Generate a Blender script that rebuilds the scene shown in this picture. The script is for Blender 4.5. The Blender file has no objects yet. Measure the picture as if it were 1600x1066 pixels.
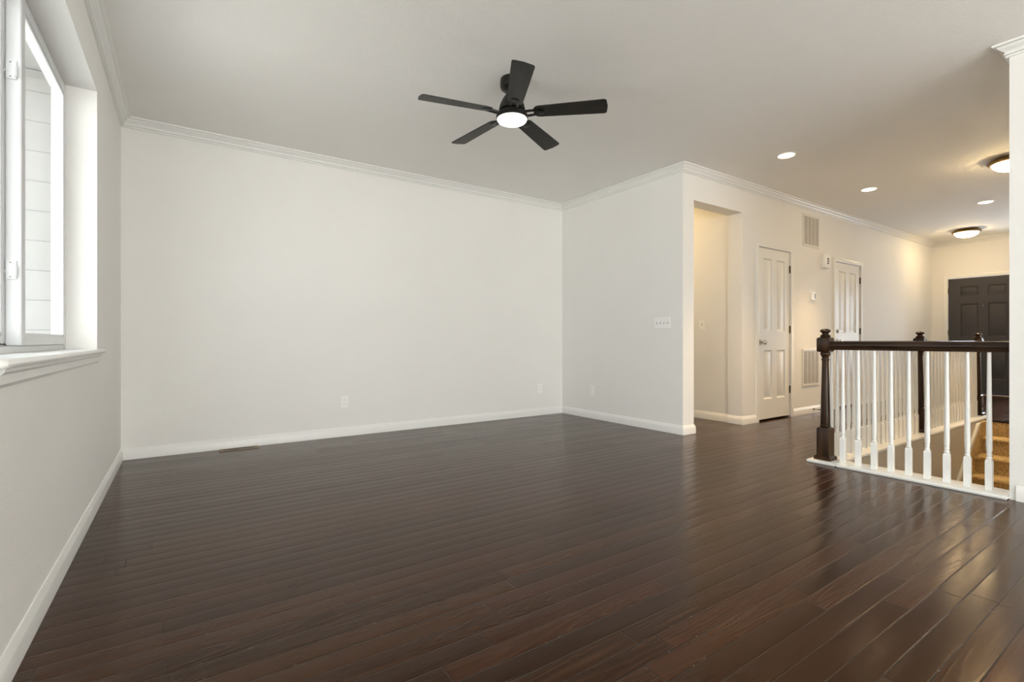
import bpy, bmesh, math, random
from mathutils import Vector, Matrix

random.seed(7)
scene = bpy.context.scene
C = scene.collection

# ------------------------------------------------------------------ camera
CAM_H = 0.965
FPX = 761.4
YAW = math.atan(513.0 / FPX)
cam_d = bpy.data.cameras.new('camera')
cam_d.sensor_fit = 'HORIZONTAL'
cam_d.sensor_width = 36.0
cam_d.lens = FPX / 1600.0 * 36.0
cam_d.shift_y = -1.5 / 1600.0
cam_d.clip_start = 0.05
cam = bpy.data.objects.new('camera', cam_d)
C.objects.link(cam)
cam.location = (0, 0, CAM_H)
cam.rotation_euler = (math.pi / 2, 0, -YAW)
scene.camera = cam

# ------------------------------------------------------------------ world, daylight, exposure
world = bpy.data.worlds.new('daylight')
scene.world = world
world.use_nodes = True
bg = world.node_tree.nodes['Background']
bg.inputs['Color'].default_value = (0.945, 0.97, 1.0, 1)
bg.inputs['Strength'].default_value = 3.1


def daylight(name, loc, rot, sx, sy, watts, col):  # area lamp standing in for daylight at an opening
    l = bpy.data.lights.new(name, 'AREA')
    l.shape = 'RECTANGLE'
    l.size, l.size_y = sx, sy
    l.energy = watts
    l.color = col
    o = bpy.data.objects.new(name, l)
    o.location, o.rotation_euler = loc, rot
    C.objects.link(o)
    return o


H = 2.755
# sun on the ground outside; the house shades its own window side
sun_d = bpy.data.lights.new('sun', 'SUN')
sun_d.energy = 18.0
sun_d.angle = 0.02
sun_d.color = (1.0, 0.95, 0.87)
sun = bpy.data.objects.new('sun', sun_d)
sun.rotation_euler = (math.radians(-12), math.radians(38), 0)
C.objects.link(sun)

# fill lamps added behind the viewer; the last one stands outside the sidelight
daylight('rear_fill', (1.8, -4.35, 1.25), (math.pi / 2, 0, 0), 3.4, 2.2, 95.0, (1.0, 0.955, 0.89))  # added fill outside the unseen rear opening
daylight('kitchen_fill', (-0.80, -2.0, 1.65), (0, -math.pi / 2, 0), 1.4, 2.2, 60.0, (1.0, 0.95, 0.89))  # added fill outside the unseen window behind the viewer
daylight('sidelight_daylight', (11.75, 1.6, 1.2), (0, math.pi / 2, 0), 1.7, 0.34, 35.0, (0.75, 0.85, 1.0))

vs = scene.view_settings
scene.display_settings.display_device = 'sRGB'
vs.view_transform = 'Standard'
vs.look = 'None'
vs.gamma = 1.0
vs.use_curve_mapping = False
vs.exposure = 0.58
scene.cycles.max_bounces = 10
scene.cycles.diffuse_bounces = 7
scene.cycles.glossy_bounces = 5
scene.cycles.transparent_max_bounces = 12
scene.cycles.sample_clamp_indirect = 6.0


# ------------------------------------------------------------------ materials
class NT:
    """small helper to write node trees"""
    def __init__(self, name):
        self.m = bpy.data.materials.new(name)
        self.m.use_nodes = True
        self.t = self.m.node_tree
        self.p = self.t.nodes['Principled BSDF']
        self.out = self.t.nodes['Material Output']

    def n(self, kind, **kw):
        x = self.t.nodes.new(kind)
        for k, v in kw.items():
            setattr(x, k, v)
        return x

    def l(self, a, b):
        self.t.links.new(a, b)

    def val(self, sock, v):
        if isinstance(v, (int, float)):
            sock.default_value = v
        elif isinstance(v, (tuple, list)):
            sock.default_value = v
        else:
            self.l(v, sock)

    def math(self, op, a, b=0.0, c=0.0):
        x = self.n('ShaderNodeMath', operation=op)
        self.val(x.inputs[0], a)
        self.val(x.inputs[1], b)
        self.val(x.inputs[2], c)
        return x.outputs[0]

    def sstep(self, v, a, b):
        x = self.n('ShaderNodeMapRange', interpolation_type='SMOOTHSTEP')
        self.val(x.inputs['Value'], v)
        x.inputs['From Min'].default_value = a
        x.inputs['From Max'].default_value = b
        return x.outputs['Result']

    def xyz(self, x, y, z):
        c = self.n('ShaderNodeCombineXYZ')
        self.val(c.inputs[0], x)
        self.val(c.inputs[1], y)
        self.val(c.inputs[2], z)
        return c.outputs[0]

    def noise(self, vec, scale, detail=2.0, rough=0.5, dist=0.0):
        x = self.n('ShaderNodeTexNoise')
        if vec is not None:
            self.l(vec, x.inputs['Vector'])
        x.inputs['Scale'].default_value = scale
        x.inputs['Detail'].default_value = detail
        x.inputs['Roughness'].default_value = rough
        x.inputs['Distortion'].default_value = dist
        return x.outputs['Fac']

    def mix(self, f, a, b, blend='MIX'):
        x = self.n('ShaderNodeMix', data_type='RGBA', blend_type=blend)
        self.val(x.inputs[0], f)
        self.val(x.inputs[6], a)
        self.val(x.inputs[7], b)
        return x.outputs[2]

    def bump(self, h, dist, strength=1.0):
        b = self.n('ShaderNodeBump')
        b.inputs['Strength'].default_value = strength
        b.inputs['Distance'].default_value = dist
        self.l(h, b.inputs['Height'])
        self.l(b.outputs[0], self.p.inputs['Normal'])

    def coord(self):
        return self.n('ShaderNodeTexCoord').outputs['Object']


def paint(name, col, rough=0.55, peel=0.0, scale=140.0, var=0.015):
    t = NT(name)
    p = t.p
    p.inputs['Roughness'].default_value = rough
    co = t.coord()
    nz = t.noise(co, 3.0, 3.0)
    a = tuple(c * (1 - var) for c in col) + (1,)
    b = tuple(min(1, c * (1 + var)) for c in col) + (1,)
    t.l(t.mix(nz, a, b), p.inputs['Base Color'])
    if peel:
        t.bump(t.noise(co, scale, 3.0, 0.6), peel)
    return t.m


def metal(name, col, rough, metallic=1.0):
    t = NT(name)
    nz = t.noise(t.coord(), 60.0, 2.0)
    t.l(t.mix(nz, tuple(c * 0.9 for c in col) + (1,), tuple(c * 1.1 for c in col) + (1,)), t.p.inputs['Base Color'])
    t.p.inputs['Metallic'].default_value = metallic
    t.p.inputs['Roughness'].default_value = rough
    return t.m


def glow(name, col, strength):
    t = NT(name)
    t.p.inputs['Base Color'].default_value = (0.9, 0.9, 0.88, 1)
    t.p.inputs['Roughness'].default_value = 0.3
    t.p.inputs['Emission Color'].default_value = col + (1,)
    nz = t.noise(t.coord(), 8.0, 1.0)
    t.l(t.math('MULTIPLY_ADD', nz, strength * 0.1, strength * 0.95), t.p.inputs['Emission Strength'])
    return t.m


def wood(name, dark, light, rough, along='Z'):
    t = NT(name)
    co = t.coord()
    s = t.n('ShaderNodeMapping')
    s.inputs['Scale'].default_value = {'Z': (40, 40, 2.5), 'X': (2.5, 40, 40), 'Y': (40, 2.5, 40)}[along]
    t.l(co, s.inputs[0])
    nz = t.noise(s.outputs[0], 1.0, 4.0, 0.6, 0.6)
    t.l(t.mix(t.sstep(nz, 0.3, 0.72), dark + (1,), light + (1,)), t.p.inputs['Base Color'])
    t.p.inputs['Roughness'].default_value = rough
    t.p.inputs['Specular IOR Level'].default_value = 0.3
    t.bump(nz, 0.0004)
    return t.m


def floor_mat():
    t = NT('dark_hardwood')
    W, L = 0.0826, 1.15
    sep = t.n('ShaderNodeSeparateXYZ')
    t.l(t.coord(), sep.inputs[0])
    X, Y = sep.outputs[0], sep.outputs[1]
    yr = t.math('DIVIDE', t.math('ADD', Y, 0.012), W)
    row = t.math('FLOOR', yr)
    fy = t.math('FRACT', yr)
    w1 = t.n('ShaderNodeTexWhiteNoise', noise_dimensions='1D')
    t.l(row, w1.inputs['W'])
    # plank lengths differ from row to row
    wl = t.n('ShaderNodeTexWhiteNoise', noise_dimensions='1D')
    t.l(t.math('ADD', row, 37.3), wl.inputs['W'])
    invl = t.math('MULTIPLY_ADD', wl.outputs[0], 0.55, 0.68)
    xr = t.math('ADD', t.math('MULTIPLY', X, invl), t.math('MULTIPLY', w1.outputs[0], 9.7))
    colm = t.math('FLOOR', xr)
    fx = t.math('FRACT', xr)
    w2 = t.n('ShaderNodeTexWhiteNoise', noise_dimensions='3D')
    t.l(t.xyz(row, colm, 0.5), w2.inputs['Vector'])
    rid = w2.outputs['Value']
    w3 = t.n('ShaderNodeTexWhiteNoise', noise_dimensions='3D')
    t.l(t.xyz(row, colm, 7.5), w3.inputs['Vector'])
    rid2 = w3.outputs['Value']
    dy = t.math('MULTIPLY', t.math('MINIMUM', fy, t.math('SUBTRACT', 1.0, fy)), W)
    dx = t.math('DIVIDE', t.math('MINIMUM', fx, t.math('SUBTRACT', 1.0, fx)), invl)
    d = t.math('MINIMUM', dy, dx)
    seam = t.sstep(d, 0.0006, 0.0022)
    # grain
    gv = t.xyz(t.math('MULTIPLY', X, 3.0), t.math('MULTIPLY', Y, 130.0), t.math('MULTIPLY', rid, 40.0))
    grain = t.noise(gv, 1.0, 5.0, 0.65, 0.4)
    rv = t.xyz(t.math('MULTIPLY', X, 0.55), t.math('MULTIPLY', Y, 9.0), t.math('MULTIPLY', rid, 90.0))
    rn = t.noise(rv, 1.0, 0.0, 0.4, 0.0)
    ring = t.math('FRACT', t.math('MULTIPLY', rn, 20.0))
    ring = t.math('MULTIPLY', t.sstep(ring, 0.55, 0.92), t.sstep(t.math('SUBTRACT', 1.0, ring), 0.0, 0.06))
    ring = t.math('MULTIPLY', ring, t.sstep(rid2, 0.30, 0.75))
    ring = t.math('MULTIPLY', ring, t.sstep(grain, 0.30, 0.60))
    base = t.n('ShaderNodeValToRGB')
    cr = base.color_ramp
    cr.elements[0].position = 0.0
    cr.elements[0].color = (0.030, 0.0105, 0.0050, 1)
    cr.elements[1].position = 1.0
    cr.elements[1].color = (0.062, 0.0225, 0.0090, 1)
    e = cr.elements.new(0.45)
    e.color = (0.040, 0.0138, 0.0062, 1)
    e = cr.elements.new(0.82)
    e.color = (0.058, 0.0178, 0.0085, 1)
    t.l(rid, base.inputs[0])
    c1 = t.mix(t.math('MULTIPLY', grain, 0.62), base.outputs[0], (0.008, 0.0045, 0.0035, 1))
    c2 = t.mix(t.math('MULTIPLY', ring, 0.45), c1, (0.085, 0.042, 0.023, 1))
    # worn chips along the seams
    chip = t.noise(t.coord(), 38.0, 2.0, 0.6)
    chipm = t.math('MULTIPLY', t.sstep(chip, 0.66, 0.70), t.math('SUBTRACT', 1.0, t.sstep(d, 0.0012, 0.003)))
    c3 = t.mix(t.math('SUBTRACT', 1.0, seam), c2, (0.006, 0.0035, 0.0025, 1))
    c4 = t.mix(t.math('MULTIPLY', chipm, 0.55), c3, (0.30, 0.24, 0.19, 1))
    t.l(c4, t.p.inputs['Base Color'])
    # sheen
    rr = t.noise(t.coord(), 2.6, 4.0, 0.6)
    r = t.math('MULTIPLY_ADD', rr, 0.10, 0.09)
    r = t.math('ADD', r, t.math('MULTIPLY', rid2, 0.05))
    r = t.math('ADD', r, t.math('MULTIPLY', grain, 0.06))
    t.l(r, t.p.inputs['Roughness'])
    t.p.inputs['Specular IOR Level'].default_value = 0.27
    t.p.inputs['Specular Tint'].default_value = (1.0, 0.66, 0.36, 1)   # amber finish
    # height in metres: eased edges, slight crown and tilt of every plank, open grain
    edge = t.math('MULTIPLY', t.sstep(d, 0.0, 0.0032), 0.0006)
    crown = t.math('SUBTRACT', fy, 0.5)
    crown = t.math('MULTIPLY', t.math('MULTIPLY', crown, crown), -0.0022)
    tilt = t.math('MULTIPLY', t.math('MULTIPLY', t.math('SUBTRACT', rid2, 0.5), t.math('SUBTRACT', fy, 0.5)), 0.0012)
    h = t.math('ADD', edge, t.math('ADD', crown, tilt))
    h = t.math('ADD', h, t.math('MULTIPLY', grain, 0.00022))
    h = t.math('ADD', h, t.math('MULTIPLY', ring, 0.00018))
    wv = t.noise(t.xyz(t.math('MULTIPLY', X, 1.5), t.math('MULTIPLY', Y, 12.0), rid), 1.0, 2.0)
    h = t.math('ADD', h, t.math('MULTIPLY', wv, 0.0006))
    t.bump(h, 1.0)
    return t.m


def carpet_mat():
    t = NT('gold_carpet')
    co = t.coord()
    a = t.noise(co, 55.0, 4.0, 0.7)
    b = t.noise(co, 420.0, 2.0, 0.7)
    f = t.math('MULTIPLY_ADD', a, 0.6, t.math('MULTIPLY', b, 0.4))
    t.l(t.mix(t.sstep(f, 0.36, 0.64), (0.34, 0.235, 0.095, 1), (0.82, 0.62, 0.33, 1)), t.p.inputs['Base Color'])
    t.p.inputs['Roughness'].default_value = 1.0
    t.p.inputs['Specular IOR Level'].default_value = 0.1
    t.bump(f, 0.004)
    return t.m


def glass_mat():
    t = NT('window_glass')
    tr = t.n('ShaderNodeBsdfTransparent')
    tr.inputs[0].default_value = (0.97, 0.985, 0.98, 1)
    gl = t.n('ShaderNodeBsdfGlossy')
    gl.inputs['Roughness'].default_value = 0.02
    lw = t.n('ShaderNodeLayerWeight')
    lw.inputs[0].default_value = 0.5
    fac = t.math('MULTIPLY_ADD', t.math('POWER', lw.outputs['Facing'], 5.0), 0.30, 0.03)
    nz = t.noise(t.coord(), 1.5, 1.0)
    bm_ = t.n('ShaderNodeBump')
    bm_.inputs['Distance'].default_value = 0.002
    t.l(nz, bm_.inputs['Height'])
    t.l(bm_.outputs[0], gl.inputs['Normal'])
    mx = t.n('ShaderNodeMixShader')
    t.l(fac, mx.inputs[0])
    t.l(tr.outputs[0], mx.inputs[1])
    t.l(gl.outputs[0], mx.inputs[2])
    t.l(mx.outputs[0], t.out.inputs['Surface'])
    return t.m


def siding_mat():
    t = NT('white_lap_siding')
    sep = t.n('ShaderNodeSeparateXYZ')
    t.l(t.coord(), sep.inputs[0])
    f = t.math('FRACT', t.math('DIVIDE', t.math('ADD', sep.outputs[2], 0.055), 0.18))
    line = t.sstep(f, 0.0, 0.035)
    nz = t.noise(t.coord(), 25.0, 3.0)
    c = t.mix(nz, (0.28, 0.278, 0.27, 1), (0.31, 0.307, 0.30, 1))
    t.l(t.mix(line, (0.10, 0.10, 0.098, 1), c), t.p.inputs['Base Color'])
    t.p.inputs['Roughness'].default_value = 0.6
    t.bump(t.math('MULTIPLY', f, -0.012), 1.0)
    return t.m


M = {
    'wall': paint('wall_paint', (0.86, 0.85, 0.825), 0.6, 0.0016, 170.0),
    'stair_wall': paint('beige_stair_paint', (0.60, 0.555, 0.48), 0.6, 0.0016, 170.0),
    'ceiling': paint('ceiling_paint', (0.90, 0.89, 0.865), 0.8, 0.003, 90.0),
    'trim': paint('white_trim_paint', (0.84, 0.84, 0.82), 0.32),
    'door': paint('white_door_paint', (0.83, 0.825, 0.80), 0.36),
    'vinyl': paint('white_vinyl', (0.70, 0.71, 0.72), 0.35),
    'plastic': paint('white_plastic', (0.93, 0.925, 0.91), 0.3),
    'baluster': paint('white_baluster_paint', (0.85, 0.85, 0.83), 0.3),
    'grille': paint('grille_enamel', (0.78, 0.76, 0.72), 0.4),
    'grille_dark': paint('grille_shadow_slots', (0.26, 0.235, 0.20), 0.7),
    'slot': paint('dark_slot', (0.10, 0.095, 0.085), 0.6),
    'lcd': paint('grey_display', (0.12, 0.12, 0.10), 0.25),
    'floor': floor_mat(),
    'carpet': carpet_mat(),
    'wood_z': wood('dark_stained_newel', (0.014, 0.0070, 0.0035), (0.056, 0.027, 0.0125), 0.24, 'Z'),
    'wood_x': wood('dark_stained_rail_far', (0.014, 0.008, 0.005), (0.055, 0.030, 0.017), 0.24, 'X'),
    'wood_y': wood('dark_stained_rail_near', (0.014, 0.008, 0.005), (0.055, 0.030, 0.017), 0.24, 'Y'),
    'threshold': wood('oak_threshold', (0.12, 0.055, 0.02), (0.28, 0.14, 0.055), 0.35, 'Y'),
    'front_door': paint('charcoal_door_paint', (0.046, 0.041, 0.041), 0.42, 0.0, var=0.05),
    'fan_black': metal('black_fan_metal', (0.012, 0.011, 0.010), 0.38, 0.4),
    'fan_blade': wood('charcoal_fan_blade', (0.016, 0.0145, 0.012), (0.026, 0.0235, 0.019), 0.45, 'X'),
    'bronze': metal('antique_bronze', (0.30, 0.19, 0.075), 0.38),
    'hinge': metal('dark_bronze_hinge', (0.13, 0.11, 0.075), 0.42),
    'nickel': metal('satin_nickel', (0.62, 0.60, 0.56), 0.18),
    'vent_brown': metal('tan_register_metal', (0.25, 0.19, 0.14), 0.5, 0.3),
    'rubber': paint('dark_rubber', (0.03, 0.03, 0.03), 0.6),
    'glass': glass_mat(),
    'siding': siding_mat(),
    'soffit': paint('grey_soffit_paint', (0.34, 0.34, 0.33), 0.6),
    'ground': paint('concrete_ground', (0.62, 0.61, 0.59), 0.9, 0.002, 60.0, 0.08),
    'fan_lamp': glow('fan_lamp_lens', (1.0, 0.92, 0.80), 1.0),
    'can_lamp': glow('recessed_lamp_lens', (1.0, 0.76, 0.46), 14.0),
    'bowl_lamp': glow('alabaster_bowl', (1.0, 0.73, 0.38), 36.0),
    'hall_lamp': glow('hall_bowl', (1.0, 0.70, 0.33), 34.0),
}


# ------------------------------------------------------------------ mesh helpers
def box(bm, x0, y0, z0, x1, y1, z1, bev=0.0, seg=2):
    x0, x1 = sorted((x0, x1))
    y0, y1 = sorted((y0, y1))
    z0, z1 = sorted((z0, z1))
    vs_ = [bm.verts.new(c) for c in ((x0, y0, z0), (x1, y0, z0), (x1, y1, z0), (x0, y1, z0),
                                     (x0, y0, z1), (x1, y0, z1), (x1, y1, z1), (x0, y1, z1))]
    fs = [bm.faces.new([vs_[i] for i in q]) for q in ((3, 2, 1, 0), (4, 5, 6, 7), (0, 1, 5, 4),
                                                      (1, 2, 6, 5), (2, 3, 7, 6), (3, 0, 4, 7))]
    if bev:
        es = list({e for f in fs for e in f.edges})
        bmesh.ops.bevel(bm, geom=es, offset=bev, segments=seg, affect='EDGES', clamp_overlap=True)


def lathe(bm, prof, seg=24, c=(0, 0, 0), axis='Z', cap=True):
    """prof: (radius, height) from one end to the other"""
    rings = []
    def put(r, h, a):
        x, y = r * math.cos(a), r * math.sin(a)
        p = {'Z': (x, y, h), 'X': (h, x, y), 'Y': (y, h, x)}[axis]
        return bm.verts.new((p[0] + c[0], p[1] + c[1], p[2] + c[2]))
    for r, h in prof:
        if r < 1e-6:
            rings.append([put(0, h, 0)])
        else:
            rings.append([put(r, h, 2 * math.pi * i / seg) for i in range(seg)])
    for a, b in zip(rings, rings[1:]):
        for i in range(seg):
            j = (i + 1) % seg
            if len(a) == 1 and len(b) == 1:
                continue
            if len(a) == 1:
                bm.faces.new((a[0], b[j], b[i]))
            elif len(b) == 1:
                bm.faces.new((a[i], a[j], b[0]))
            else:
                bm.faces.new((a[i], a[j], b[j], b[i]))
    if cap:
        for r in (rings[0], rings[-1]):
            if len(r) > 1:
                bm.faces.new(r)


def prism(bm, pts, z0, z1):
    a = [bm.verts.new((x, y, z0)) for x, y in pts]
    b = [bm.verts.new((x, y, z1)) for x, y in pts]
    bm.faces.new(a)
    bm.faces.new(b)
    for i in range(len(pts)):
        j = (i + 1) % len(pts)
        bm.faces.new((a[i], a[j], b[j], b[i]))


def square_loft(bm, prof, c=(0, 0)):
    """stack of squares: (half width, z)"""
    rings = []
    for r, z in prof:
        rings.append([bm.verts.new((c[0] + sx * r, c[1] + sy * r, z)) for sx, sy in ((-1, -1), (1, -1), (1, 1), (-1, 1))])
    for a, b in zip(rings, rings[1:]):
        for i in range(4):
            j = (i + 1) % 4
            bm.faces.new((a[i], a[j], b[j], b[i]))
    bm.faces.new(rings[0])
    bm.faces.new(rings[-1])


def sweep(bm, path, prof):
    """prof points (out, z): 'out' is to the right of the travel direction; mitred corners"""
    n = len(path)
    P = [Vector((p[0], p[1])) for p in path]
    dirs = [(P[i + 1] - P[i]).normalized() for i in range(n - 1)]
    nor = [Vector((d.y, -d.x)) for d in dirs]
    rings = []
    for i in range(n):
        if i == 0:
            m = nor[0]
        elif i == n - 1:
            m = nor[-1]
        else:
            s = nor[i - 1] + nor[i]
            m = s / (1 + nor[i - 1].dot(nor[i]))
        rings.append([bm.verts.new((P[i].x + m.x * o, P[i].y + m.y * o, z)) for o, z in prof])
    k = len(prof)
    for a, b in zip(rings, rings[1:]):
        for i in range(k):
            j = (i + 1) % k
            bm.faces.new((a[i], a[j], b[j], b[i]))
    bm.faces.new(rings[0])
    bm.faces.new(rings[-1])


def finish(name, bm, mat, parent=None, smooth=True, angle=32):
    bmesh.ops.recalc_face_normals(bm, faces=bm.faces)
    if smooth:
        for f in bm.faces:
            f.smooth = True
        lim = math.radians(angle)
        for e in bm.edges:
            if len(e.link_faces) != 2 or e.calc_face_angle(0) > lim:
                e.smooth = False
    me = bpy.data.meshes.new(name)
    bm.to_mesh(me)
    bm.free()
    me.materials.append(mat)
    o = bpy.data.objects.new(name, me)
    C.objects.link(o)
    if parent is not None:
        o.parent = parent
    return o


def part(name, mat, parent, *calls, **kw):
    """calls: (function, args...)"""
    bm = bmesh.new()
    for c in calls:
        c[0](bm, *c[1:])
    o = finish(name, bm, mat, parent)
    if 'label' in kw:
        o['label'] = kw['label']
    return o


def tag(o, label, cat, group=None, kind=None):
    o['label'] = label
    o['category'] = cat
    if group:
        o['group'] = group
    if kind:
        o['kind'] = kind
    return o


def thing(name, label, cat, loc=(0, 0, 0), rz=0.0, group=None, kind=None):
    o = bpy.data.objects.new(name, None)
    o.empty_display_size = 0.05
    o.location = loc
    o.rotation_euler = (0, 0, rz)
    C.objects.link(o)
    return tag(o, label, cat, group, kind)


def structure(name, mat, label, cat, *calls):
    bm = bmesh.new()
    for c in calls:
        c[0](bm, *c[1:])
    o = finish(name, bm, mat)
    return tag(o, label, cat, None, 'structure')


def dup(root, loc, rz, label):
    r = root.copy()
    C.objects.link(r)
    r.location = loc
    r.rotation_euler = (0, 0, rz)
    r['label'] = label
    def kids(src, dst):
        for ch in list(src.children):
            k = ch.copy()
            C.objects.link(k)
            k.parent = dst
            kids(ch, k)
    kids(root, r)
    return r


# ------------------------------------------------------------------ key planes (metres)
XL = -0.418      # left (window) wall
YB = 4.995       # back wall
XP, XP2 = 4.207, 4.386   # partition wall, room side at its outer corner / hall side
XPB = 4.168      # partition wall where it meets the back wall (it is not quite square to it)
YF, YF2 = 3.137, 3.317   # foyer wall, face / back
XE = 11.49       # entry wall
YR = 0.765       # foyer right wall
XN = 4.15        # near wall right of the railing
YN = -4.0        # wall behind the camera
HX = 5.275       # right jamb of hall opening
HW = 5.30        # hall wall
XS = 8.09        # landing edge
WY0, WY1, WZ0, WZ1 = 1.84, 3.70, 0.91, 2.41    # window opening

# ------------------------------------------------------------------ shell
structure('floor', M['floor'], 'dark brown glossy hardwood plank floor', 'floor',
          (box, XL - 0.2, YN - 0.2, -0.25, 4.25, YB + 0.1, 0.0),
          (box, 4.25, 1.74, -0.25, XS, YF2, 0.0),
          (box, XS, 0.6, -0.25, XE + 0.15, YF2, 0.0),
          (box, 4.25, YF2, -0.25, 5.45, 6.6, 0.0),
          (box, 5.45, YF2, -0.25, 8.6, 3.6, 0.0))
structure('ceiling', M['ceiling'], 'flat lightly textured off-white ceiling', 'ceiling',
          (box, XL - 0.25, YN - 0.25, H, XE + 0.2, 6.7, H + 0.15))
kw0, kw1, kz0, kz1 = -3.1, -0.9, 0.95, 2.3
structure('wall_left', M['wall'], 'off-white wall around the window on the left', 'wall',
          (box, XL - 0.197, WY1, 0, XL, YB + 0.2, H),
          (box, XL - 0.197, WY0, 0, XL, WY1, WZ0),
          (box, XL - 0.197, WY0, WZ1, XL, WY1, H),
          (box, XL - 0.197, kw1, 0, XL, WY0, H),
          (box, XL - 0.197, kw0, 0, XL, kw1, kz0),
          (box, XL - 0.197, kw0, kz1, XL, kw1, H),
          (box, XL - 0.197, YN - 0.2, 0, XL, kw0, H))
structure('wall_back', M['wall'], 'long blank off-white back wall', 'wall',
          (box, XL, YB, 0, XPB, YB + 0.2, H))
structure('wall_partition', M['wall'], 'short white wall with the four-switch plate', 'wall',
          (prism, [(XP, YF), (XP2, YF), (XP2, 6.6), (XPB, 6.6), (XPB, YB)], 0, H))
D1 = (5.612, 6.334)
D2 = (7.575, 8.390)
DT = 2.072
structure('wall_foyer', M['wall'], 'cream foyer wall with hall opening and two white doors', 'wall',
          (box, XP2, YF, 2.418, HX, YF2, H),
          (box, HX, YF, 0, D1[0] - 0.018, YF2, H),
          (box, D1[0] - 0.018, YF, DT, D1[1] + 0.018, YF2, H),
          (box, D1[1] + 0.018, YF, 0, D2[0] - 0.018, YF2, H),
          (box, D2[0] - 0.018, YF, DT, D2[1] + 0.018, YF2, H),
          (box, D2[1] + 0.018, YF, 0, XE, YF2, H))
structure('wall_closet', M['wall'], 'closet wall behind the white doors', 'wall',
          (box, 5.45, 3.60, -0.2, 8.6, 3.7, H), (box, 8.6, YF2, -0.2, 8.7, 3.7, H))
structure('wall_hall', M['wall'], 'warm lit hall wall seen through the opening', 'wall',
          (box, HW, YF2, 0, 5.45, 6.6, H))
structure('wall_hall_end', M['wall'], 'end wall of the hall', 'wall',
          (box, XP2, 6.45, 0, HW, 6.6, H))
FD = (1.985, 2.903)   # front door
SL = (1.43, 1.77)     # sidelight
structure('wall_entry', M['wall'], 'cream wall around the dark front door', 'wall',
          (box, XE, FD[1] + 0.012, 0, XE + 0.16, YF2, H),
          (box, XE, FD[0] - 0.012, 2.072, XE + 0.16, FD[1] + 0.012, H),
          (box, XE, SL[1], 0, XE + 0.16, FD[0] - 0.012, H),
          (box, XE, SL[0], 0, XE + 0.16, SL[1], 0.35),
          (box, XE, SL[0], 2.05, XE + 0.16, SL[1], H),
          (box, XE, 0.6, 0, XE + 0.16, SL[0], H))
structure('wall_right', M['wall'], 'foyer side wall beyond the stairwell', 'wall',
          (box, XN, 0.6, -2.8, XE, YR, H))
structure('wall_near', M['wall'], 'off-white wall end right of the railing', 'wall',
          (box, XN, YN, 0, XN + 0.15, 0.6, H))
rw0, rw1, rz1 = 0.1, 3.5, 2.3
structure('wall_rear', M['wall'], 'wall behind the viewer with an added wide glazed opening', 'wall',
          (box, XL, YN - 0.2, 0, rw0, YN, H),
          (box, rw1, YN - 0.2, 0, XN + 0.15, YN, H),
          (box, rw0, YN - 0.2, rz1, rw1, YN, H),
          (box, rw0, YN - 0.2, 0, rw1, YN, 0.1))
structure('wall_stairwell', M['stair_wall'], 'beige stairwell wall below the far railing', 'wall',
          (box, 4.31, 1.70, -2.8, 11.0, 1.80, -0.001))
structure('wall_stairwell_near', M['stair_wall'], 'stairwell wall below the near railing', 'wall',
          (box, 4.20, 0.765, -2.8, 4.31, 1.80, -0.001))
structure('floor_lower', M['carpet'], 'carpeted floor at the stair foot', 'floor',
          (box, 4.31, YR, -2.9, 8.3, 1.70, -2.8))

# outside of the window
structure('wall_exterior', M['siding'], 'white lap siding of the house return outside the window', 'wall',
          (box, -2.2, 4.05, -0.4, XL - 0.198, 4.25, 2.595))
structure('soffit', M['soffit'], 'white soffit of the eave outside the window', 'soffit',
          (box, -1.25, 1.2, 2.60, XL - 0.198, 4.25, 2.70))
structure('ground', M['ground'], 'pale concrete ground outside', 'ground',
          (box, -14, -14, -0.5, XL - 0.198, 14, -0.4))

# crown moulding and baseboards
crown_p = [(0.0, H), (0.0, H - 0.078), (0.013, H - 0.078), (0.015, H - 0.075), (0.015, H - 0.069), (0.008, H - 0.066),
           (0.008, H - 0.064), (0.019, H - 0.062), (0.021, H - 0.059), (0.021, H - 0.054), (0.015, H - 0.051), (0.017, H - 0.046),
           (0.024, H - 0.039), (0.035, H - 0.030), (0.043, H - 0.023), (0.047, H - 0.017), (0.047, H - 0.014),
           (0.060, H - 0.013), (0.064, H - 0.011), (0.066, H - 0.007), (0.066, H)]
structure('trim_1', M['trim'], 'white crown moulding along the top of the walls', 'crown moulding',
          (sweep, [(XL, YN), (XL, YB), (XPB, YB), (XP, YF), (XE, YF), (XE, YR), (XN, YR), (XN, YN)], crown_p))
base_p = [(0.0, 0.0), (0.015, 0.0), (0.015, 0.062), (0.0135, 0.066), (0.004, 0.090), (0.0, 0.092)]
CW = 0.066
structure('baseboard_left', M['trim'], 'white baseboard under the window wall', 'baseboard',
          (sweep, [(XL, YN), (XL, YB - 0.0001)], base_p))
structure('baseboard_back', M['trim'], 'white baseboard along the back wall', 'baseboard',
          (sweep, [(XL + 0.0001, YB), (XPB, YB)], base_p))
structure('baseboard_partition', M['trim'], 'white baseboard wrapping the short wall and its corner', 'baseboard',
          (sweep, [(XPB, YB), (XP, YF), (XP2, YF), (XP2, YF2)], base_p))
structure('baseboard_jamb', M['trim'], 'white baseboard between the hall opening and the first white door', 'baseboard',
          (sweep, [(HX, YF2), (HX, YF), (D1[0] - CW, YF)], base_p))
structure('baseboard_foyer', M['trim'], 'white baseboard between the two white doors', 'baseboard',
          (sweep, [(D1[1] + CW, YF), (D2[0] - CW, YF)], base_p))
structure('baseboard_entry', M['trim'], 'white baseboard at the far end of the foyer', 'baseboard',
          (sweep, [(D2[1] + CW, YF), (XE, YF), (XE, FD[1] + CW + 0.005)], base_p))
structure('baseboard_hall', M['trim'], 'white baseboard along the warm hall wall', 'baseboard',
          (sweep, [(HW, 6.45), (HW, YF2)], base_p))
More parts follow.
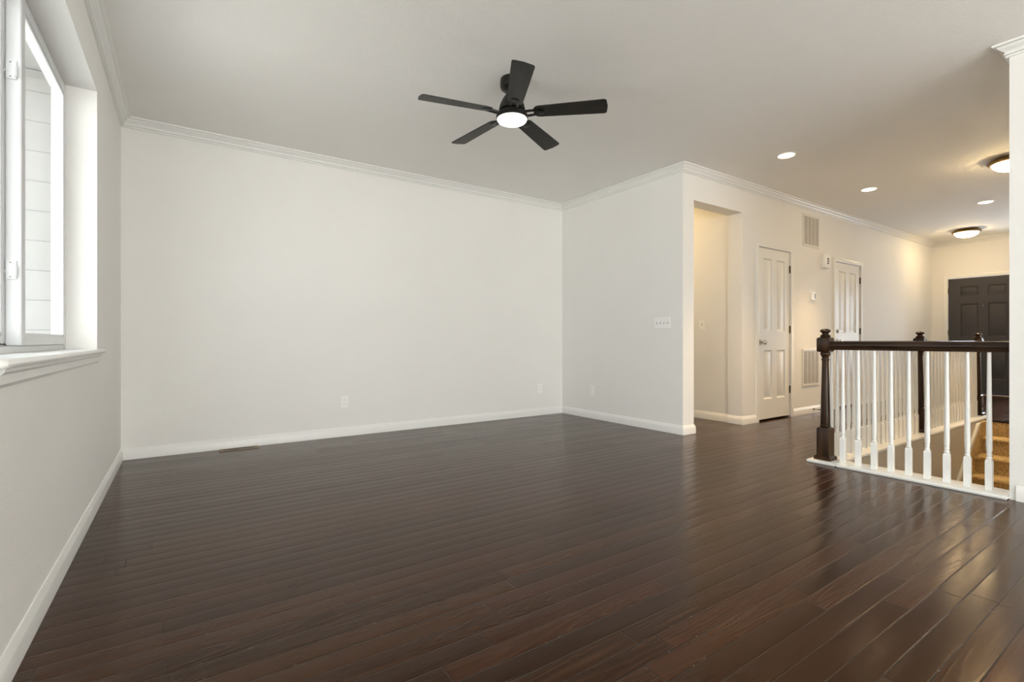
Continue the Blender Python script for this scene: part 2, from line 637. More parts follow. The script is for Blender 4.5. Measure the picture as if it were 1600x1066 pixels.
structure('baseboard_near', M['trim'], 'white baseboard on the wall end right of the railing', 'baseboard',
          (sweep, [(XN, 0.735), (XN, YN)], base_p))

# ------------------------------------------------------------------ window on the left wall
win = thing('window_1', 'white framed sliding window in the deep recess of the left wall', 'window',
            (XL, (WY0 + WY1) / 2, WZ0), kind='structure')
wy = (WY1 - WY0) / 2
wh = WZ1 - WZ0
def wbox(x0, y0, z0, x1, y1, z1, b=0.003):
    return (box, x0 - XL, y0 - (WY0 + WY1) / 2, z0 - WZ0, x1 - XL, y1 - (WY0 + WY1) / 2, z1 - WZ0, b)
fx0, fx1 = -0.614, -0.556
part('window_frame', M['vinyl'], win,
     wbox(-0.600, WY1 - 0.040, WZ0, fx1, WY1, WZ1), wbox(fx0, WY0, WZ0, fx1, WY0 + 0.040, WZ1),
     wbox(fx0, WY0 + 0.04, WZ1 - 0.042, fx1, WY1 - 0.04, WZ1), wbox(fx0, WY0 + 0.04, WZ0, fx1, WY1 - 0.04, WZ0 + 0.030),
     wbox(-0.600, WY0 + 0.04, WZ0 + 0.03, -0.594, WY1 - 0.04, WZ0 + 0.042, 0.001),
     wbox(-0.600, WY0 + 0.04, WZ1 - 0.054, -0.594, WY1 - 0.04, WZ1 - 0.042, 0.001))
def sash(name, y0, y1, x0, x1, sl, sr):
    z0, z1 = WZ0 + 0.032, WZ1 - 0.044
    s = part(name, M['vinyl'], win,
             wbox(x0, y0, z0, x1, y0 + sl, z1), wbox(x0, y1 - sr, z0, x1, y1, z1),
             wbox(x0, y0 + sl, z0, x1, y1 - sr, z0 + 0.040), wbox(x0, y0 + sl, z1 - 0.040, x1, y1 - sr, z1),
             # glazing bead
             wbox(x1 - 0.012, y1 - sr - 0.012, z0 + 0.04, x1 - 0.002, y1 - sr, z1 - 0.04, 0.002),
             wbox(x1 - 0.012, y0 + sl, z1 - 0.052, x1 - 0.002, y1 - sr, z1 - 0.040, 0.002),
             wbox(x1 - 0.012, y0 + sl, z0 + 0.040, x1 - 0.002, y1 - sr, z0 + 0.052, 0.002))
    xm = (x0 + x1) / 2
    part('glass_pane', M['glass'], s, wbox(xm - 0.002, y0 + sl - 0.004, z0 + 0.036, xm + 0.002, y1 - sr + 0.004, z1 - 0.036, 0))
    return s
sash('right_sash', 2.75, WY1 - 0.042, -0.592, -0.546, 0.062, 0.050)
sash('left_sash', WY0 + 0.042, 2.772, -0.613, -0.594, 0.055, 0.055)
for zz in (2.052, 1.248):
    la = part('latch', M['vinyl'], win,
              wbox(-0.590, 2.742, zz - 0.038, -0.558, 2.750, zz + 0.038, 0.002),
              wbox(-0.566, 2.734, zz - 0.030, -0.556, 2.744, zz + 0.020, 0.003),
              wbox(-0.608, 2.742, zz - 0.014, -0.588, 2.750, zz - 0.002, 0.002))
    part('screw', M['hinge'], la, wbox(-0.578, 2.7405, zz + 0.026, -0.574, 2.7422, zz + 0.030, 0),
         wbox(-0.578, 2.7405, zz - 0.031, -0.574, 2.7422, zz - 0.027, 0))
# stool with a bullnose front and an apron moulding below
def stool_cut(bm):
    # stool seat inside the recess plus the horned nosing in the room
    y0, y1 = -wy - 0.035, wy + 0.035
    box(bm, -0.134, -wy + 0.001, -0.006, 0.002, wy - 0.001, 0.003)
    pr = [(0.001, -0.022), (0.030, -0.022), (0.037, -0.017), (0.040, -0.010), (0.037, -0.003), (0.030, 0.003), (0.001, 0.003)]
    rows = []
    for y, inset in ((y0, 0.016), (y0 + 0.005, 0.006), (y0 + 0.015, 0.0), (y1 - 0.015, 0.0), (y1 - 0.005, 0.006), (y1, 0.016)):
        rows.append([bm.verts.new((x - (inset if x > 0.01 else 0), y, z)) for x, z in pr])
    for a, b in zip(rows, rows[1:]):
        for i in range(len(pr)):
            j = (i + 1) % len(pr)
            bm.faces.new((a[i], a[j], b[j], b[i]))
    bm.faces.new(rows[0])
    bm.faces.new(rows[-1])
part('window_sill', M['trim'], win, (stool_cut,))
def apron(bm):
    pr = [(0.001, -0.023), (0.024, -0.023), (0.022, -0.032), (0.014, -0.040), (0.012, -0.052), (0.011, -0.066), (0.004, -0.074), (0.001, -0.078)]
    rows = []
    for y in (-wy - 0.006, wy + 0.006):
        rows.append([bm.verts.new((x, y, z)) for x, z in pr])
    for i in range(len(pr)):
        j = (i + 1) % len(pr)
        bm.faces.new((rows[0][i], rows[0][j], rows[1][j], rows[1][i]))
    bm.faces.new(rows[0])
    bm.faces.new(rows[1])
part('window_apron', M['trim'], win, (apron,))

# unseen windows: two added behind the viewer for fill, and the entry sidelight
def plain_window(name, label, fixed, a0, a1, z0, z1, axis, mull):
    cx_, cz = (a0 + a1) / 2, z0
    o = thing(name, label, 'window', (fixed, cx_, cz) if axis == 'Y' else (cx_, fixed, cz), kind='structure')
    def bb(u0, u1, v0, v1, d0, d1):
        u0, u1, v0, v1 = u0 - cx_, u1 - cx_, v0 - cz, v1 - cz
        return (box, d0, u0, v0, d1, u1, v1, 0.003) if axis == 'Y' else (box, u0, d0, v0, u1, d1, v1, 0.003)
    fr = [bb(a0, a0 + 0.05, z0, z1, -0.04, 0.04), bb(a1 - 0.05, a1, z0, z1, -0.04, 0.04),
          bb(a0 + 0.05, a1 - 0.05, z0, z0 + 0.05, -0.04, 0.04), bb(a0 + 0.05, a1 - 0.05, z1 - 0.05, z1, -0.04, 0.04)]
    for m_ in mull:
        fr.append(bb(m_ - 0.03, m_ + 0.03, z0 + 0.05, z1 - 0.05, -0.03, 0.03))
    part('window_frame', M['vinyl'], o, *fr)
    part('glass_pane', M['glass'], o, bb(a0 + 0.05, a1 - 0.05, z0 + 0.05, z1 - 0.05, -0.003, 0.003)[:-1])
plain_window('added_window_2', 'added unseen glazed opening behind the viewer for fill light', YN - 0.1, rw0, rw1, 0.1, rz1, 'X', ((rw0 + rw1) / 2,))  # unseen opening, put in to carry the rear fill
plain_window('added_window_3', 'added unseen window on the left wall behind the viewer for fill light', XL - 0.11, kw0, kw1, kz0, kz1, 'Y', ((kw0 + kw1) / 2,))  # unseen window, put in to carry the side fill
plain_window('window_4', 'narrow sidelight window beside the front door', XE + 0.08, SL[0], SL[1], 0.35, 2.05, 'Y', ())


# ------------------------------------------------------------------ doors
def panel_slab(bm, w, z0, z1, t, cols, rows):
    """door slab: x 0..w, front face at y=0 facing -y, thickness t to +y; raised panels at cols x rows"""
    xs = sorted({0.0, w} | {c for q in cols for c in q})
    zs = sorted({z0, z1} | {r for q in rows for r in q})
    def loop(x0, x1, a0, a1, y):
        return [bm.verts.new(p) for p in ((x0, y, a0), (x1, y, a0), (x1, y, a1), (x0, y, a1))]
    for i in range(len(xs) - 1):
        for j in range(len(zs) - 1):
            x0, x1, a0, a1 = xs[i], xs[i + 1], zs[j], zs[j + 1]
            pan = any(abs(x0 - c[0]) < 1e-6 and abs(x1 - c[1]) < 1e-6 for c in cols) and \
                any(abs(a0 - r[0]) < 1e-6 and abs(a1 - r[1]) < 1e-6 for r in rows)
            L0 = loop(x0, x1, a0, a1, 0.0)
            if not pan:
                bm.faces.new(L0)
                continue
            prev = L0
            for ins, dep in ((0.003, 0.004), (0.010, 0.013), (0.018, 0.014), (0.038, 0.005)):
                nx = loop(x0 + ins, x1 - ins, a0 + ins, a1 - ins, dep)
                for k in range(4):
                    m_ = (k + 1) % 4
                    bm.faces.new((prev[k], prev[m_], nx[m_], nx[k]))
                prev = nx
            bm.faces.new(prev)
    bmesh.ops.remove_doubles(bm, verts=bm.verts, dist=1e-5)
    f = loop(0, w, z0, z1, 0.0)
    b = loop(0, w, z0, z1, t)
    for k in range(4):
        m_ = (k + 1) % 4
        bm.faces.new((f[k], f[m_], b[m_], b[k]))
    bm.faces.new(b)
    bmesh.ops.remove_doubles(bm, verts=bm.verts, dist=1e-5)


def knob(bm, x, z):
    lathe(bm, [(0.0, -0.062), (0.018, -0.061), (0.026, -0.052), (0.027, -0.044), (0.022, -0.034), (0.012, -0.028),
               (0.011, -0.012)], 18, (x, 0, z), 'Y')
def rosette(bm, x, z, r=0.031):
    lathe(bm, [(0.0, -0.016), (r * 0.5, -0.015), (r * 0.92, -0.008), (r, 0.002)], 20, (x, 0, z), 'Y')


def door(name, label, x0, x1, ztop, gap, cols, rows, mat, loc, rz, hinges, hingeside, face_off=0.0):
    """local x along the wall, wall face at y=0, room towards -y"""
    w = x1 - x0
    d = thing(name, label, 'door', loc, rz, kind='structure')
    sl = part('door_slab', mat, d, (panel_slab, w, gap, ztop, 0.038, cols, rows))
    sl.location = (0, 0.004 + face_off, 0)
    e = CW
    g = 0.006
    def casing(bm):
        # outside edge, inside edge and top, mitred
        o_ = [(-e, 0), (-e, ztop + e - 0.004), (w + e, ztop + e - 0.004), (w + e, 0)]
        i_ = [(-g, 0), (-g, ztop + g), (w + g, ztop + g), (w + g, 0)]
        def rows_(y0, inset):
            A = [(p[0] + (inset if k < 2 else -inset), p[1] - (inset if k in (1, 2) else 0)) for k, p in enumerate(o_)]
            B = [(p[0] - (inset if k < 2 else -inset), p[1] + (inset if k in (1, 2) else 0)) for k, p in enumerate(i_)]
            return [bm.verts.new((a[0], y0, a[1])) for a in A], [bm.verts.new((b[0], y0, b[1])) for b in B]
        A0, B0 = rows_(0.0, 0.0)
        A1, B1 = rows_(-0.013, 0.0)
        A2, B2 = rows_(-0.016, 0.005)
        for k in range(3):
            for p, q in ((A0, A1), (A1, A2), (A2, B2), (B2, B1), (B1, B0)):
                bm.faces.new((p[k], p[k + 1], q[k + 1], q[k]))
        for k in (0, 3):
            bm.faces.new([r[k] for r in (A0, A1, A2, B2, B1, B0)])
    part('casing', M['trim'], d, (casing,))
    part('jamb', M['trim'], d, (box, -0.017, 0.001, 0, -0.004, 0.17, ztop + 0.004), (box, w + 0.004, 0.001, 0, w + 0.017, 0.17, ztop + 0.004),
         (box, -0.017, 0.001, ztop + 0.004, w + 0.017, 0.17, ztop + 0.0055))
    hx = w + 0.002 if hingeside > 0 else -0.002
    for hz in hinges:
        part('hinge', M['hinge'], d, (lathe, [(0.0, -0.047), (0.004, -0.047), (0.007, -0.044), (0.007, 0.044), (0.004, 0.047), (0.0, 0.047)], 10, (hx, -0.004, hz)),
             (box, hx - 0.012, -0.002, hz - 0.044, hx + 0.012, 0.0035, hz + 0.044))
    return d, w


cols1 = [(0.118, 0.312), (0.420, 0.614)]
rows4 = [(0.258, 0.842), (1.070, 1.942)]
d1, w1 = door('door_1', 'narrow white four-panel closet door with a round nickel knob', D1[0], D1[1], 2.064, 0.022, cols1, rows4,
              M['door'], (D1[0], YF, 0), 0.0, (1.852, 1.098, 0.345), 1)
k = part('door_knob', M['nickel'], d1, (knob, 0.060, 0.938))
part('rosette', M['nickel'], k, (rosette, 0.060, 0.938))
part('strike_plate', M['nickel'], d1, (box, -0.003, -0.0175, 0.905, 0.006, -0.0005, 0.972))
cols2 = [(0.125, 0.355), (0.460, 0.690)]
d2, w2 = door('door_2', 'white four-panel door with a deadbolt further along the foyer wall', D2[0], D2[1], 2.064, 0.022, cols2, rows4,
              M['door'], (D2[0], YF, 0), 0.0, (1.852, 1.098, 0.345), 1)
k = part('door_knob', M['nickel'], d2, (knob, 0.070, 0.945))
part('rosette', M['nickel'], k, (rosette, 0.070, 0.945))
part('deadbolt', M['nickel'], d2, (rosette, 0.070, 1.090, 0.030), (box, 0.066, -0.030, 1.075, 0.074, -0.012, 1.105, 0.002))
colsF = [(0.166, 0.396), (0.524, 0.754)]
rowsF = [(0.285, 0.880), (1.018, 1.605), (1.757, 1.914)]
d3, w3 = door('door_3', 'dark charcoal six-panel front door at the end of the foyer', 0, FD[1] - FD[0], 2.064, 0.022, colsF, rowsF,
              M['front_door'], (XE, FD[1], 0), -math.pi / 2, (1.85, 1.10, 0.30), -1)
part('peephole', M['nickel'], d3, (lathe, [(0.0, -0.006), (0.008, -0.006), (0.011, -0.002), (0.011, 0.006)], 14, (0.460, 0, 1.564), 'Y'))
k = part('door_knob', M['nickel'], d3, (knob, w3 - 0.065, 0.95))
part('rosette', M['nickel'], k, (rosette, w3 - 0.065, 0.95))
part('threshold', M['threshold'], d3, (box, -0.004, -0.11, 0.0, w3 + 0.004, 0.15, 0.019, 0.006))

# ------------------------------------------------------------------ ceiling fan
fan = thing('ceiling_fan', 'black five-blade ceiling fan with a lit round lens', 'ceiling fan', (1.872, 2.778, 2.738))
part('canopy', M['fan_black'], fan, (lathe, [(0.0, 0.017), (0.080, 0.017), (0.082, -0.006), (0.082, -0.030), (0.078, -0.044), (0.064, -0.056), (0.040, -0.062), (0.0, -0.062)], 40))
part('motor_housing', M['fan_black'], fan, (lathe, [(0.034, -0.060), (0.036, -0.075), (0.046, -0.092), (0.062, -0.115), (0.076, -0.140), (0.086, -0.165),
                                                    (0.090, -0.185), (0.090, -0.198), (0.060, -0.202)], 40))
part('light_ring', M['fan_black'], fan, (lathe, [(0.055, -0.198), (0.070, -0.212), (0.096, -0.214), (0.105, -0.220), (0.108, -0.232), (0.108, -0.252), (0.104, -0.256), (0.095, -0.254)], 40))
part('lamp_lens', M['fan_lamp'], fan, (lathe, [(0.1035, -0.252), (0.103, -0.260), (0.096, -0.271), (0.080, -0.279), (0.055, -0.285), (0.028, -0.288), (0.0, -0.289)], 40))


def blade_mesh(bm):
    r0, r1 = 0.150, 0.646
    out = []
    N = 10
    def hw(u):
        return 0.054 + (0.068 - 0.054) * u
    # outline: root corner rounded, tip gently convex with rounded corners
    pts = []
    for i in range(5):
        a = math.pi + (math.pi / 2) * i / 4
        pts.append((r0 + 0.040 + 0.040 * math.cos(a), -hw(0) + 0.040 + 0.040 * math.sin(a)))
    pts.append((0.40, -hw(0.5)))
    for i in range(5):
        a = -math.pi / 2 + (math.pi / 2) * i / 4
        pts.append((r1 - 0.018 - 0.006 + 0.018 * math.cos(a), -hw(1) + 0.018 + 0.018 * math.sin(a)))
    pts.append((r1, 0.0))
    up = [(x, -y) for x, y in reversed(pts[:-1])]
    pts += up
    th = 0.006
    def z(x):
        return -0.012 * (x - r0) / (r1 - r0)
    a_ = [bm.verts.new((x, y, z(x))) for x, y in pts]
    b_ = [bm.verts.new((x, y, z(x) - th)) for x, y in pts]
    bm.faces.new(a_)
    bm.faces.new(b_)
    for i in range(len(pts)):
        j = (i + 1) % len(pts)
        bm.faces.new((a_[i], a_[j], b_[j], b_[i]))


def arm_mesh(bm):
    # two prongs from the hub to a screw plate under the blade root
    for s in (-1, 1):
        path = [(0.066, s * 0.020, -0.008), (0.110, s * 0.024, -0.012), (0.150, s * 0.022, -0.010), (0.185, s * 0.016, -0.009)]
        rings = []
        for i, p in enumerate(path):
            hw_, hh = 0.007, 0.005
            rings.append([bm.verts.new((p[0], p[1] + a * hw_, p[2] + b * hh)) for a, b in ((-1, -1), (1, -1), (1, 1), (-1, 1))])
        for a, b in zip(rings, rings[1:]):
            for i in range(4):
                j = (i + 1) % 4
                bm.faces.new((a[i], a[j], b[j], b[i]))
        bm.faces.new(rings[0])
        bm.faces.new(rings[-1])
    lathe(bm, [(0.0, -0.012), (0.026, -0.012), (0.030, -0.010), (0.030, -0.0062), (0.0, -0.0062)], 18, (0.195, 0, 0))
    box(bm, 0.058, -0.034, -0.016, 0.076, 0.034, 0.010, 0.003)


bl = None
for i in range(5):
    ang = math.radians(26.06 + 72 * i)
    rot = Matrix.Rotation(ang, 4, 'Z') @ Matrix.Rotation(math.radians(-12), 4, 'X')
    if bl is None:
        bl = part('fan_blade', M['fan_blade'], fan, (blade_mesh,))
        arm = part('blade_arm', M['fan_black'], bl, (arm_mesh,))
        b_ = bl
    else:
        b_ = bl.copy()
        C.objects.link(b_)
        b_.parent = fan
        ar = arm.copy()
        C.objects.link(ar)
        ar.parent = b_
    b_.rotation_euler = rot.to_euler()
    b_.location = (0, 0, -0.214)

# ------------------------------------------------------------------ recessed lights
can0 = None
cans = [((4.842, 2.430), 'recessed ceiling light nearest the room, above the foyer'),
        ((6.745, 2.429), 'recessed ceiling light in the middle of the foyer, beyond the nearest one'),
        ((8.622, 1.808), 'farthest recessed ceiling light, above the bowl lamp near the front door')]
for (x, y), lab in cans:
    if can0 is None:
        can0 = thing('recessed_light', lab, 'recessed light', (x, y, H), group='recessed lights in the foyer ceiling')
        part('trim_ring', M['trim'], can0, (lathe, [(0.070, 0.0), (0.070, -0.004), (0.076, -0.006), (0.088, -0.004), (0.090, 0.0)], 36, (0, 0, 0), 'Z', False))
        part('lens', M['can_lamp'], can0, (lathe, [(0.071, -0.001), (0.069, -0.004), (0.045, -0.008), (0.0, -0.010)], 30))
        sp = bpy.data.lights.new('lamp', 'SPOT')
        sp.energy = 150.0
        sp.color = (1.0, 0.68, 0.34)
        sp.spot_size = math.radians(72)
        sp.spot_blend = 1.0
        sp.shadow_soft_size = 0.06
        so = bpy.data.objects.new('lamp', sp)
        so.location = (0, 0, -0.03)
        C.objects.link(so)
        so.parent = can0
    else:
        dup(can0, (x, y, H), 0, lab)

# flush bowl lamps
fm = thing('flush_mount_light', 'bronze rimmed bowl ceiling lamp in front of the front door', 'ceiling lamp', (10.50, 2.430, H), group='bronze bowl ceiling lamps')
part('rim', M['bronze'], fm, (lathe, [(0.0, 0.0), (0.135, 0.0), (0.150, -0.010), (0.176, -0.030), (0.182, -0.040), (0.178, -0.048), (0.158, -0.058), (0.150, -0.056), (0.140, -0.040)], 40))
part('glass_bowl', M['bowl_lamp'], fm, (lathe, [(0.151, -0.052), (0.146, -0.068), (0.132, -0.088), (0.108, -0.106), (0.076, -0.119), (0.038, -0.127), (0.0, -0.129)], 36))
part('finial', M['bronze'], fm, (lathe, [(0.0, -0.150), (0.005, -0.148), (0.009, -0.142), (0.006, -0.137), (0.012, -0.131), (0.014, -0.127)], 16))
dup(fm, (6.735, 1.220, H), 0, 'bronze rimmed bowl ceiling lamp above the stairwell, half hidden by the wall end')
# the lamp that warms the hall, out of sight around the opening
hl = thing('hall_light', 'bowl ceiling lamp in the hall behind the partition', 'ceiling lamp', (4.83, 4.5, H))
part('rim', M['bronze'], hl, (lathe, [(0.0, 0.0), (0.16, 0.0), (0.17, -0.03), (0.15, -0.05)], 32))
part('glass_bowl', M['hall_lamp'], hl, (lathe, [(0.150, -0.045), (0.12, -0.09), (0.06, -0.12), (0.0, -0.127)], 32))

# ------------------------------------------------------------------ return-air grilles
def grille(name, label, x0, x1, z0, z1):
    w, h = x1 - x0, z1 - z0
    g = thing(name, label, 'air vent', (x0, YF, z0), group='return air grilles on the foyer wall')
    f = 0.030
    part('frame', M['grille'], g, (box, 0, -0.010, 0, f, -0.0005, h, 0.002), (box, w - f, -0.010, 0, w, -0.0005, h, 0.002),
         (box, f, -0.010, 0, w - f, -0.0005, f, 0.002), (box, f, -0.010, h - f, w - f, -0.0005, h, 0.002))
    part('backing', M['grille_dark'], g, (box, f, -0.003, f, w - f, -0.0008, h - f))
    sl = []
    n = 24
    for i in range(n):
        zc = f + (h - 2 * f) * (i + 0.5) / n
        sl.append((box, f, -0.007, zc - 0.0032, w - f, -0.0032, zc + 0.0032))
    part('louvres', M['grille'], g, *sl)
    for i in range(1, 4):
        xc = f + (w - 2 * f) * i / 4
        part('divider', M['grille'], g, (box, xc - 0.007, -0.0095, f, xc + 0.007, -0.0071, h - f))
    return g
grille('air_grille', 'white return air grille high on the foyer wall beneath the crown moulding', 6.655, 7.105, 2.190, 2.615)
grille('air_grille', 'white return air grille low on the foyer wall above the baseboard', 6.640, 7.100, 0.362, 0.850)

# ------------------------------------------------------------------ small wall devices
def device_plate(parent_label, name, cat, loc, rz, w=0.072, h=0.117, group=None):
    d = thing(name, parent_label, cat, loc, rz, group)
    part('cover_plate', M['plastic'], d, (box, -w / 2, -0.006, -h / 2, w / 2, -0.0003, h / 2, 0.0025))
    return d

def outlet(label, loc, rz):
    d = device_plate(label, 'wall_outlet', 'outlet', loc, rz, group='duplex wall outlets')
    for s in (-1, 1):
        r = part('receptacle', M['plastic'], d, (box, -0.017, -0.0085, s * 0.020 - 0.014, 0.017, -0.0055, s * 0.020 + 0.014, 0.001))
        part('slots', M['slot'], r, (box, -0.008, -0.0089, s * 0.020 - 0.004, -0.006, -0.0083, s * 0.020 + 0.006),
             (box, 0.006, -0.0089, s * 0.020 - 0.004, 0.008, -0.0083, s * 0.020 + 0.006))
    return d
outlet('white wall outlet on the back wall nearer the window', (1.337, YB, 0.345), 0)
outlet('white wall outlet on the back wall near the far corner', (3.792, YB, 0.345), 0)
outlet('white wall outlet on the short wall facing the window', (XP - 0.021 * (4.429 - YF), 4.429, 0.345), -math.pi / 2 + 0.021)

def toggles(d, xs, zs=0.0):
    for x in xs:
        t_ = part('toggle', M['plastic'], d, (box, x - 0.004, -0.017, zs - 0.002, x + 0.004, -0.005, zs + 0.010, 0.001))
        part('toggle_slot', M['grille_dark'], t_, (box, x - 0.006, -0.0066, zs - 0.013, x + 0.006, -0.0059, zs + 0.013))
sw = device_plate('white four-gang light switch plate on the short wall', 'light_switch', 'light switch', (XP - 0.021 * (3.388 - YF), 3.388, 1.150), -math.pi / 2 + 0.021, 0.208, 0.117, 'light switches')
toggles(sw, (-0.069, -0.023, 0.023, 0.069))
sw2 = device_plate('single light switch on the warm hall wall', 'light_switch', 'light switch', (HW, 3.672, 1.158), -math.pi / 2, 0.076, 0.120, 'light switches')
toggles(sw2, (0.0,))

th = thing('thermostat', 'small white thermostat with a grey display left of the second white door', 'thermostat', (6.910, YF, 1.545))
part('case', M['plastic'], th, (box, -0.070, -0.028, -0.052, 0.070, -0.0005, 0.052, 0.006))
part('display', M['lcd'], th, (box, 0.012, -0.0295, -0.030, 0.046, -0.0278, 0.034))
part('backplate', M['plastic'], th, (box, -0.080, -0.006, -0.060, 0.076, -0.0004, 0.060, 0.002))
ch = thing('door_chime', 'small cream door chime box between the upper grille and the second door', 'door chime', (7.262, YF, 2.035))
part('case', M['plastic'], ch, (box, -0.082, -0.046, -0.090, 0.082, -0.0005, 0.090, 0.006))
for zz in (-0.026, 0.004, 0.034):
    part('vent_slot', M['slot'], ch, (box, -0.024, -0.0475, zz - 0.010, 0.026, -0.0455, zz + 0.010))

ds = thing('door_stop', 'small spring door stop on the baseboard between the white doors', 'door stop', (6.915, YF - 0.015, 0.052))
part('spring', M['hinge'], ds, (lathe, [(0.0, 0.0), (0.012, -0.001), (0.012, -0.006), (0.005, -0.010)] +
                                [(0.0055 if i % 2 else 0.0042, -0.012 - 0.0025 * i) for i in range(22)] + [(0.0, -0.068)], 10, (0, 0, 0), 'Y'))
part('rubber_tip', M['rubber'], ds, (lathe, [(0.0, -0.066), (0.008, -0.066), (0.009, -0.080), (0.006, -0.084), (0.0, -0.084)], 12, (0, 0, 0), 'Y'))

fr = thing('floor_register', 'narrow tan metal floor register against the back wall baseboard', 'floor vent', (0.408, 4.922, 0.0))
part('frame', M['vent_brown'], fr, (box, -0.152, -0.050, 0.0002, 0.152, -0.036, 0.006, 0.002), (box, -0.152, 0.036, 0.0002, 0.152, 0.050, 0.006, 0.002),
     (box, -0.152, -0.036, 0.0002, -0.122, 0.036, 0.006, 0.002), (box, 0.122, -0.036, 0.0002, 0.152, 0.036, 0.006, 0.002))
part('dark_opening', M['rubber'], fr, (box, -0.124, -0.037, 0.0002, 0.124, 0.037, 0.0012))
part('slats', M['vent_brown'], fr, *[(box, -0.116 + 0.232 * i / 14 - 0.0022, -0.036, 0.0013, -0.116 + 0.232 * i / 14 + 0.0022, 0.036, 0.0040) for i in range(15)])

# ------------------------------------------------------------------ stair railing
NX, NY = 4.217, 1.815
rail = thing('stair_railing', 'dark wood handrail with white turned balusters around the open stairwell', 'railing', (NX, NY, 0))
PT = 0.021
part('base_rail', M['trim'], rail, (box, -0.112, YR - NY + 0.0005, 0.0005, 0.096, 1.70 - NY - 0.0005, PT, 0.006))
part('base_rail', M['trim'], rail, (box, -0.112, 1.700 - NY, 0.0005, 8.37 - NX, 1.908 - NY, PT, 0.006))


def newel_mesh(bm):
    square_loft(bm, [(0.045, PT + 0.028), (0.045, 0.262), (0.041, 0.270), (0.033, 0.276)])
    lathe(bm, [(0.030, 0.274), (0.036, 0.280), (0.038, 0.286), (0.036, 0.292), (0.033, 0.296), (0.034, 0.300), (0.0335, 0.36), (0.030, 0.52),
               (0.026, 0.68), (0.0235, 0.800), (0.024, 0.803), (0.0285, 0.805), (0.0295, 0.809), (0.0285, 0.813), (0.024, 0.816), (0.0245, 0.826),
               (0.028, 0.838), (0.033, 0.846), (0.0355, 0.852), (0.036, 0.858), (0.034, 0.864), (0.030, 0.870)], 24)
    square_loft(bm, [(0.033, 0.870), (0.041, 0.874), (0.045, 0.882), (0.045, 0.974), (0.041, 0.982), (0.032, 0.987)])
def newel_cap(bm):
    lathe(bm, [(0.030, 0.985), (0.036, 0.990), (0.0375, 0.996), (0.034, 1.003), (0.025, 1.008), (0.023, 1.016), (0.025, 1.022), (0.033, 1.028), (0.038, 1.034),
               (0.0375, 1.040), (0.030, 1.048), (0.018, 1.053), (0.0, 1.055)], 24)
def newel_foot(bm):
    square_loft(bm, [(0.060, PT + 0.0005), (0.060, PT + 0.020), (0.055, PT + 0.028), (0.047, PT + 0.033)])
newels = []
for i, nx in enumerate((4.217, 6.292, 8.314)):
    if i == 0:
        n0 = part('newel_post', M['wood_z'], rail, (newel_mesh,))
        c0 = part('cap', M['wood_z'], n0, (newel_cap,))
        f0 = part('base_moulding', M['wood_z'], n0, (newel_foot,))
    else:
        n1 = n0.copy()
        C.objects.link(n1)
        n1.parent = rail
        n1.location = (nx - NX, 0, 0)
        for s_ in (c0, f0):
            q = s_.copy()
            C.objects.link(q)
            q.parent = n1
RB, RT = 0.888, 0.957
rp = [(-0.018, RB), (0.018, RB), (0.019, RB + 0.012), (0.023, RB + 0.020), (0.030, RB + 0.028), (0.032, RB + 0.036), (0.029, RB + 0.046),
      (0.027, RB + 0.050), (0.026, RB + 0.058), (0.020, RB + 0.066), (0.010, RT), (-0.010, RT), (-0.020, RB + 0.066), (-0.026, RB + 0.058),
      (-0.027, RB + 0.050), (-0.029, RB + 0.046), (-0.032, RB + 0.036), (-0.030, RB + 0.028), (-0.023, RB + 0.020), (-0.019, RB + 0.012)]
part('handrail', M['wood_y'], rail, (sweep, [(0, YR - NY + 0.001), (0, -0.0445)], rp))
part('handrail', M['wood_x'], rail, (sweep, [(0.0445, 0), (6.292 - NX - 0.0445, 0)], rp))
part('handrail', M['wood_x'], rail, (sweep, [(6.292 - NX + 0.0445, 0), (8.314 - NX - 0.0445, 0)], rp))


def baluster_mesh(bm):
    square_loft(bm, [(0.0170, PT), (0.0170, 0.198), (0.0150, 0.207), (0.0110, 0.212)])
    lathe(bm, [(0.0115, 0.209), (0.0140, 0.214), (0.0152, 0.220), (0.0140, 0.226), (0.0115, 0.230), (0.0118, 0.236), (0.0142, 0.240), (0.0142, 0.245),
               (0.0120, 0.249), (0.0128, 0.256), (0.0150, 0.275), (0.0152, 0.32), (0.0140, 0.45), (0.0122, 0.62), (0.0106, 0.80), (0.0100, RB + 0.004)], 14)
bal = None
spots = [(0, 1.691 - 0.1029 * i - NY) for i in range(9)]
for a, b in ((4.217, 6.292), (6.292, 8.314)):
    spots += [(a + (b - a) * i / 20 - NX, 0) for i in range(1, 20)]
for (x, y) in spots:
    if bal is None:
        bal = part('baluster', M['baluster'], rail, (baluster_mesh,))
        q = bal
    else:
        q = bal.copy()
        C.objects.link(q)
        q.parent = rail
    q.location = (x, y, 0)

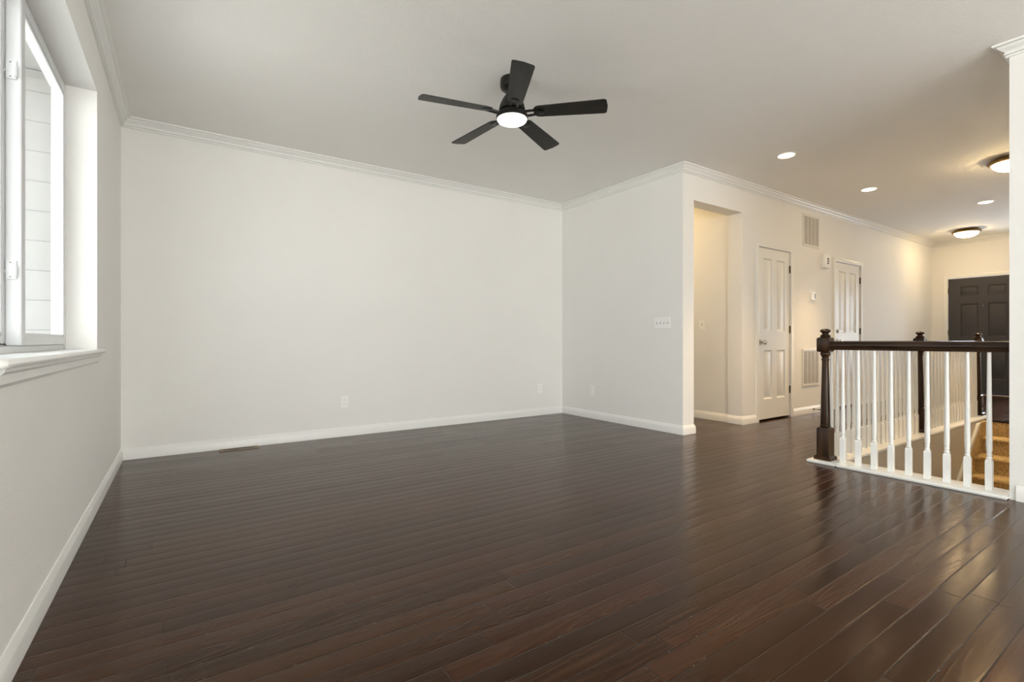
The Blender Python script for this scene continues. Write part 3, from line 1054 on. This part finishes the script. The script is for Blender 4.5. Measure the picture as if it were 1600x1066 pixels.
# ------------------------------------------------------------------ carpeted stairs going down
RISE, RUN = 0.185, 0.25
st = thing('staircase', 'gold-brown carpeted stairs descending behind the railing', 'stairs', (XS, 1.23, 0))
def step_mesh(bm):
    # tread with a rounded nosing towards -x, and the riser under it
    y0, y1 = YR + 0.002 - 1.23, 1.676 - 1.23
    prof = [(0.30, 0.0), (-0.014, 0.0), (-0.026, -0.008), (-0.030, -0.020), (-0.026, -0.032), (-0.012, -0.040), (0.0, -0.044), (0.0, -RISE - 0.02), (0.30, -RISE - 0.02)]
    A = [bm.verts.new((x, y0, z)) for x, z in prof]
    B = [bm.verts.new((x, y1, z)) for x, z in prof]
    bm.faces.new(A)
    bm.faces.new(B)
    for i in range(len(prof)):
        j = (i + 1) % len(prof)
        bm.faces.new((A[i], A[j], B[j], B[i]))
s0 = None
for i in range(1, 14):
    if s0 is None:
        s0 = part('step', M['carpet'], st, (step_mesh,))
        q = s0
    else:
        q = s0.copy()
        C.objects.link(q)
        q.parent = st
    q.location = (-RUN * i, 0, -RISE * i)
part('top_riser', M['carpet'], st, (box, -0.014, YR + 0.002 - 1.23, -RISE - 0.02, -0.001, 1.676 - 1.23, -0.022))
part('landing_nosing', M['wood_y'], st, (box, -0.028, YR + 0.004 - 1.23, -0.022, 0.0, 1.692 - 1.23, 0.0008, 0.008))
sl_ = RISE / RUN
def slant(bm, y0, y1, lo, hi, x_end):
    # band parallel to the flight, cut level at the floor
    top0 = -hi / sl_ if hi > 0 else 0.0
    pts = [(0.0, -0.012)] if hi > 0 else [(0.0, hi)]
    xs_top = -hi / sl_ if hi > 0 else 0
    P = [(0.0, lo), (0.0, -0.013), (-(hi + 0.013) / sl_, -0.013), (-x_end, -sl_ * x_end + hi), (-x_end, -sl_ * x_end + lo)]
    A = [bm.verts.new((x, y0, z)) for x, z in P]
    B = [bm.verts.new((x, y1, z)) for x, z in P]
    bm.faces.new(A)
    bm.faces.new(B)
    for i in range(len(P)):
        j = (i + 1) % len(P)
        bm.faces.new((A[i], A[j], B[j], B[i]))
part('carpet_curb', M['carpet'], st, (slant, 1.677 - 1.23, 1.6985 - 1.23, -0.30, 0.205, 3.3))
def cap(bm):
    y0, y1 = 1.672 - 1.23, 1.6988 - 1.23
    lo, hi = 0.206, 0.262
    P = [(-(lo + 0.013) / sl_, -0.013), (-(hi + 0.013) / sl_, -0.013), (-3.3, -sl_ * 3.3 + hi), (-3.3, -sl_ * 3.3 + lo)]
    A = [bm.verts.new((x, y0, z)) for x, z in P]
    B = [bm.verts.new((x, y1, z)) for x, z in P]
    bm.faces.new(A)
    bm.faces.new(B)
    for i in range(4):
        j = (i + 1) % 4
        bm.faces.new((A[i], A[j], B[j], B[i]))
part('skirt_cap', M['trim'], st, (cap,))
